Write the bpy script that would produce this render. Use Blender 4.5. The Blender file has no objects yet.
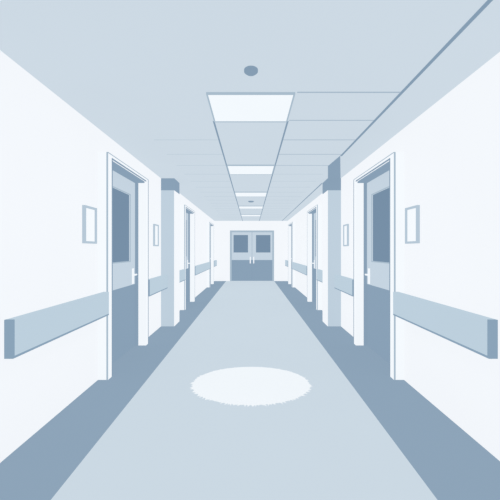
import bpy, bmesh, math, random
from mathutils import Vector
random.seed(4)
sc = bpy.context.scene
sc.view_settings.view_transform = 'Standard'
EYE = 1.273
H = EYE + 1.195
Y0, Y1 = -1.0, 12.3
COL = bpy.context.collection

def lin(h):
    out = []
    for i in (0, 2, 4):
        c = int(h[i:i+2], 16) / 255
        out.append(c/12.92 if c <= .04045 else ((c+.055)/1.055)**2.4)
    return out

ALB = 0.10
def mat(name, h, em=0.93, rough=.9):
    """matt illustration paint: mostly self-lit by emission standing in for light, partly lit by the lamps; tiny procedural mottling"""
    m = bpy.data.materials.new(name); m.use_nodes = True
    nt = m.node_tree; b = nt.nodes['Principled BSDF']
    c = lin(h)
    n = nt.nodes.new('ShaderNodeTexNoise'); n.inputs['Scale'].default_value = 1.5
    tc = nt.nodes.new('ShaderNodeTexCoord'); nt.links.new(tc.outputs['Object'], n.inputs['Vector'])
    r = nt.nodes.new('ShaderNodeValToRGB')
    r.color_ramp.elements[0].color = (*[x*.99 for x in c], 1)
    r.color_ramp.elements[1].color = (*[min(1, x*1.01) for x in c], 1)
    nt.links.new(n.outputs['Fac'], r.inputs['Fac'])
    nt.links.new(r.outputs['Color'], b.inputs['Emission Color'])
    b.inputs['Base Color'].default_value = (*[x*ALB for x in c], 1)
    b.inputs['Roughness'].default_value = rough
    b.inputs['Specular IOR Level'].default_value = 0.0
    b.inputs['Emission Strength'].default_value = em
    return m

M = dict(
 wall=mat('wall_paint', 'f4f7fb'), ceil=mat('ceiling_paint', 'cdd9e3'),
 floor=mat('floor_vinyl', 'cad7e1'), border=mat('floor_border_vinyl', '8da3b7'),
 dark=mat('slate_paint', '8aa1b6'), line=mat('seam_grey', '869db2'), faint=mat('tile_seam', 'bdccd8'),
 seam=mat('tile_seam_dark', 'a6b8c8'),
 glass=mat('door_glass', '778fa6'), upper=mat('door_light_panel', 'c6d4e0'),
 white=mat('white_trim', 'f5f9fd'), trimg=mat('trim_edge', 'a9bccb'),
 rail=mat('rail_vinyl', 'bdcfdc'), cap_and_shade=mat('rail_cap_and_shade', '8ba3b8'), col=mat('pillar_paint', 'bfcfdc'),
 frame=mat('frame_blue', 'b6c7d5'), lamp=mat('lamp_diffuser', 'f1f6fa', em=.96), glare=mat('glare_white', 'f0f5f9'),  # last entry: white of the light reflected on the floor
)

def build(name, boxes, parent=None, bevel=0):
    bm = bmesh.new(); mats = []
    for (x0, x1, y0, y1, z0, z1, mk) in boxes:
        x0, x1 = sorted((x0, x1)); y0, y1 = sorted((y0, y1)); z0, z1 = sorted((z0, z1))
        if mk not in mats: mats.append(mk)
        v = [bm.verts.new(p) for p in [(x0,y0,z0),(x1,y0,z0),(x1,y1,z0),(x0,y1,z0),(x0,y0,z1),(x1,y0,z1),(x1,y1,z1),(x0,y1,z1)]]
        for f in [(0,3,2,1),(4,5,6,7),(0,1,5,4),(1,2,6,5),(2,3,7,6),(3,0,4,7)]:
            fc = bm.faces.new([v[i] for i in f]); fc.material_index = mats.index(mk)
    me = bpy.data.meshes.new(name); bm.to_mesh(me); bm.free()
    for k in mats: me.materials.append(M[k])
    o = bpy.data.objects.new(name, me); COL.objects.link(o)
    if parent: o.parent = parent
    return o

def empty(name, loc=(0,0,0)):
    e = bpy.data.objects.new(name, None); e.empty_display_size = .1; COL.objects.link(e); return e

def cyl(name, r, p0, p1, mk, parent=None, seg=32):
    p0, p1 = Vector(p0), Vector(p1); d = p1-p0
    bm = bmesh.new(); bmesh.ops.create_cone(bm, cap_ends=True, segments=seg, radius1=r, radius2=r, depth=d.length)
    q = Vector((0,0,1)).rotation_difference(d.normalized()); c = (p0+p1)/2
    for v in bm.verts: v.co = q @ v.co + c
    me = bpy.data.meshes.new(name); bm.to_mesh(me); bm.free(); me.materials.append(M[mk])
    o = bpy.data.objects.new(name, me); COL.objects.link(o)
    if parent: o.parent = parent
    return o

E = EYE
# ---------------- shell ----------------
W = 1.5; T = .22
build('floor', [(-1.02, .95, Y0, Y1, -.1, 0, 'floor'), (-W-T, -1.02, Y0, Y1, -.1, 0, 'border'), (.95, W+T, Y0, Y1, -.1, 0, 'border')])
build('ceiling', [(-W-T, W+T, Y0, Y1+.2, H, H+.1, 'ceil')])
cw = .09
doors = [(3.03, 4.00), (6.45, 7.38), (10.3, 11.2)]
DT = E + .91    # top of opening
door_n = 0
for s, nm in ((-1, 'left'), (1, 'right')):
    bx = []; y = Y0
    for a, b in doors:
        bx.append((s*W, s*(W+T), y, a, 0, H, 'wall'))
        bx.append((s*W, s*(W+T), a, b, DT, H, 'wall')); y = b
    bx.append((s*W, s*(W+T), y, Y1, 0, H, 'wall'))
    build('wall_'+nm, bx)
    for a, b in doors:
        door_n += 1
        d = empty('door_%d' % door_n)
        xo = s*(W-.10)
        j = .014
        zt2 = DT+.05
        # casing
        build('casing', [(s*W, xo, a-cw, a, 0, zt2, 'white'), (s*W, xo, b, b+cw, 0, zt2, 'white'),
                         (s*W, xo, a, b, DT, zt2, 'white')], d)
        build('casing_edge', [(xo, xo-s*.003, a-.014, a, 0, DT, 'line'),
                              (xo, xo-s*.003, a-.014, b, DT, DT+.016, 'line'),
                              (xo, xo-s*.003, a-cw, b+cw, zt2-.008, zt2, 'trimg'),
                              (xo, xo+s*.016, a-cw-.003, a-cw, 0, zt2, 'trimg'),
                              (xo, xo-s*.003, b+cw-.012, b+cw, 0, zt2, 'line')], d)
        # lining
        build('jamb', [(s*(W-.085), s*(W+T), a, a+j, 0, DT, 'dark'), (s*(W+.002), s*(W+T), b-j, b, 0, DT, 'dark'),
                       (s*(W-.085), s*(W+T), a+j, b-j, DT-.02, DT, 'dark')], d)
        a2, b2 = a+j+.002, b-j-.002
        xl, xb = s*(W+.04), s*(W+.085)
        wy0, wy1 = a+.30, b-.18
        wz0, wz1 = E-.14, E+.70
        zs = E-.45
        build('leaf', [(xl, xb, a2, b2, .008, zs, 'dark'), (xl, xb, a2, b2, zs, wz0, 'upper'),
                       (xl, xb, a2, wy0, wz0, wz1, 'upper'), (xl, xb, wy1, b2, wz0, wz1, 'upper'),
                       (xl, xb, a2, b2, wz1, DT-.022, 'upper')], d)
        build('glass_pane', [(xl+s*.012, xl+s*.03, wy0, wy1, wz0, wz1, 'glass')], d)
        build('glazing_bead', [(xl, xl-s*.004, wy1, wy1+.012, wz0, wz1, 'trimg'), (xl, xl-s*.004, wy0, wy1+.012, wz0-.012, wz0, 'trimg'),
                               (xl, xl-s*.004, wy0, wy1+.012, wz1, wz1+.012, 'trimg')], d)
        build('handle_plate', [(xl, xl-s*.008, b-.12, b-.07, E-.44, E-.24, 'white')], d)
        cyl('handle_stem', .010, (xl-s*.008, b-.095, E-.32), (xl-s*.05, b-.095, E-.32), 'white', d)
        cyl('handle_lever', .011, (xl-s*.045, b-.085, E-.32), (xl-s*.045, b-.21, E-.32), 'white', d)
    # pillar
    p = empty('pillar')
    build('shaft', [(s*W, s*1.283, 5.0, 5.36, 0, H-.2, 'col')], p)
    build('side_panel', [(s*1.283, s*1.278, 5.004, 5.36, 0, H-.2, 'wall')], p)
    build('capital', [(s*W, s*1.278, 5.0, 5.36, H-.2, H, 'dark')], p)
    # handrails
    for r0, r1 in ((1.75, 2.93), (4.10, 4.99), (5.37, 6.35), (7.48, 10.2), (11.3, 12.2)):
        h = empty('handrail')
        xi, xw = s*1.388, s*1.44
        zt, zb = E-.408, E-.635
        build('guard', [(xi, xw, r0+.012, r1, zb+.014, zt, 'rail'), (xi, xw, r0+.012, r1, zb, zb+.014, 'cap_and_shade')], h)  # dark lower strip stands in for the shadow line below the rail
        build('end_cap', [(xi, xw, r0, r0+.012, zb, zt, 'cap_and_shade')], h)
        for yy in (r0+.15, r1-.15):
            cyl('bracket', .02, (xw, yy, (zt+zb)/2), (s*W, yy, (zt+zb)/2), 'cap_and_shade', h)
    # pictures
    for yc in (2.77, 4.70):
        pf = empty('picture_frame')
        w2, za, zb2 = .105, E+.06, E+.40; f = .020
        ya, yb = yc-w2, yc+w2
        build('frame', [(s*W, s*(W-.025), ya, yb, za, za+f, 'frame'), (s*W, s*(W-.025), ya, yb, zb2-f, zb2, 'frame'),
                        (s*W, s*(W-.025), ya, ya+f, za+f, zb2-f, 'frame'), (s*W, s*(W-.025), yb-f, yb, za+f, zb2-f, 'frame')], pf)
        build('sheet', [(s*W, s*(W-.012), ya+f, yb-f, za+f, zb2-f, 'white')], pf)

# ------------- back wall + double door -------------
k = Y1/300.
X = lambda px: (px-251)*k
Z = lambda py: E-(py-250)*k
dx0, dx1, dz = X(231), X(273), Z(231.5)
build('wall_back', [(-W-T, dx0, Y1, Y1+.2, 0, H, 'wall'), (dx1, W+T, Y1, Y1+.2, 0, H, 'wall'), (dx0, dx1, Y1, Y1+.2, dz, H, 'wall')])
d = empty('door_7')
build('casing', [(dx0-.04, dx0+.03, Y1-.03, Y1, 0, dz+.04, 'trimg'), (dx1-.03, dx1+.04, Y1-.03, Y1, 0, dz+.04, 'trimg'), (dx0+.03, dx1-.03, Y1-.03, Y1, dz-.03, dz+.04, 'trimg')], d)
mid = X(252)
for i, (a, b) in enumerate(((dx0, mid-.006), (mid+.006, dx1))):
    g0, g1 = (X(233.5), X(248)) if i == 0 else (X(256), X(270.5))
    zs = Z(260); w0, w1 = Z(252.5), Z(235)
    y0, y1 = Y1+.02, Y1+.07
    build('leaf_%d' % i, [(a, b, y0, y1, .005, zs, 'dark'), (a, b, y0, y1, zs, w0, 'upper'), (a, g0, y0, y1, w0, w1, 'upper'), (g1, b, y0, y1, w0, w1, 'upper'), (a, b, y0, y1, w1, dz-.001, 'upper')], d)
    build('glass_%d' % i, [(g0, g1, y0+.01, y0+.03, w0, w1, 'glass')], d)
    hx = mid - .07 if i == 0 else mid + .07
    build('pull_plate_%d' % i, [(hx-.022, hx+.022, y0-.02, y0, E-.55, E-.28, 'white')], d)
build('meeting_stile', [(mid-.006, mid+.006, Y1+.015, Y1+.06, .005, dz-.001, 'line')], d)

# ------------- ceiling things -------------
for i, y in enumerate((2.27, 4.2, 6.15, 8.1, 10.05)):
    L = empty('ceiling_light')
    x0, x1, y1 = -.34, .335, y+.5
    build('diffuser', [(x0+.012, x1-.012, y+.012, y1-.012, H-.012, H, 'lamp')], L)
    build('rim', [(x0, x1, y, y+.012, H-.016, H, 'trimg'), (x0, x1, y1-.012, y1, H-.016, H, 'trimg'),
                  (x0, x0+.012, y+.012, y1-.012, H-.016, H, 'trimg'), (x1-.012, x1, y+.012, y1-.012, H-.016, H, 'trimg')], L)
    ld = bpy.data.lights.new('lamp', 'AREA'); ld.shape = 'RECTANGLE'; ld.size = .6; ld.size_y = .45; ld.energy = 5
    lo = bpy.data.objects.new('lamp', ld); COL.objects.link(lo); lo.parent = L; lo.location = (0, y+.25, H-.03)
for y, r in ((1.99, .046), (7.35, .07)):
    sd = empty('smoke_detector')
    cyl('base', r, (0, y, H), (0, y, H-.012), 'line', sd)
    cyl('head', r*.75, (0, y, H-.012), (0, y, H-.022), 'line', sd)
t = .004
g = []
for x in (-.345, .34):
    g.append((x-.008, x+.008, 2.78, Y1, H-t, H, 'line'))
y = 2.27
n = 0
while y < 12:
    wd = .0035 if n else .005
    g.append((.35, 1.13, y-wd, y+wd, H-t, H, 'seam' if y < 4.5 else 'faint'))
    if y > 3.2: g.append((-1.05, -.355, y-.003, y+.003, H-t, H, 'faint'))
    y += .49; n += 1
build('trim_1', g)
build('trim_2', [(1.131, 1.152, Y0, 3.8, H-.006, H, 'line'), (1.26, 1.277, 5.37, Y1, H-.006, H, 'line')])
def poly(name, pts, z0, z1, mk, parent=None):
    bm = bmesh.new()
    lo = [bm.verts.new((x, y, z0)) for x, y in pts]; hi = [bm.verts.new((x, y, z1)) for x, y in pts]
    n = len(pts); bm.faces.new(lo); bm.faces.new(hi[::-1])
    for i in range(n): bm.faces.new((lo[i], hi[i], hi[(i+1) % n], lo[(i+1) % n]))
    bmesh.ops.recalc_face_normals(bm, faces=bm.faces)
    me = bpy.data.meshes.new(name); bm.to_mesh(me); bm.free(); me.materials.append(M[mk])
    o = bpy.data.objects.new(name, me); COL.objects.link(o)
    if parent: o.parent = parent
    return o
# dark infill panel of the ceiling by the pillar
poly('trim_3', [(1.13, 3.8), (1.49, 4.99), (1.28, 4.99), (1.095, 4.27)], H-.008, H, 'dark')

# ------------- light reflection on the floor, built as a white disc + pointed fringe, one mesh -------------
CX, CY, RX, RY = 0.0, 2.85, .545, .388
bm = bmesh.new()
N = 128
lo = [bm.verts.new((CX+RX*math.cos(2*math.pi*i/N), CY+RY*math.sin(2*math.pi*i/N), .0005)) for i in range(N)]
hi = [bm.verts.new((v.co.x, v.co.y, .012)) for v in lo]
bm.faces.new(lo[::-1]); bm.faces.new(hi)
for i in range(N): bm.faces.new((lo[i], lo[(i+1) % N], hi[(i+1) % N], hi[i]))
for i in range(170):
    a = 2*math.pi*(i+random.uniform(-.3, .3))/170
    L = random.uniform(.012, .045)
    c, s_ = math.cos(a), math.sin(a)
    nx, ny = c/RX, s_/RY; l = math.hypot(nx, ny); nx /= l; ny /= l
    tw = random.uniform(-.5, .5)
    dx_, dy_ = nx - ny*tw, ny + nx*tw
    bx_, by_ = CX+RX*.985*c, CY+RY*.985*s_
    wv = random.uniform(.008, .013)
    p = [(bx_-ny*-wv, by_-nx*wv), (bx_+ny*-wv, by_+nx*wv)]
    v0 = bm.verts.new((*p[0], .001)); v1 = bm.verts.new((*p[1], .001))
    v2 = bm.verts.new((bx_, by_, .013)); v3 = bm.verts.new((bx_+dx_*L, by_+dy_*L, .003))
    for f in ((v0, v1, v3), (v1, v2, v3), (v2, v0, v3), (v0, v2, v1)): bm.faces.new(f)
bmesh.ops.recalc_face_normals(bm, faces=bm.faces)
me = bpy.data.meshes.new('floor_reflection'); bm.to_mesh(me); bm.free(); me.materials.append(M['glare'])
COL.objects.link(bpy.data.objects.new('floor_reflection', me))

# ------------- world & camera -------------
w = bpy.data.worlds.new('world'); sc.world = w; w.use_nodes = True
bg = w.node_tree.nodes['Background']; bg.inputs[0].default_value = (.85, .92, 1, 1); bg.inputs[1].default_value = .8
cd = bpy.data.cameras.new('camera'); cam = bpy.data.objects.new('camera', cd); COL.objects.link(cam)
cam.location = (0, 0, EYE); cam.rotation_euler = (math.pi/2, 0, 0)
cd.sensor_width = 36; cd.lens = 21.6; cd.shift_x = -.002; cd.clip_start = .02
sc.camera = cam
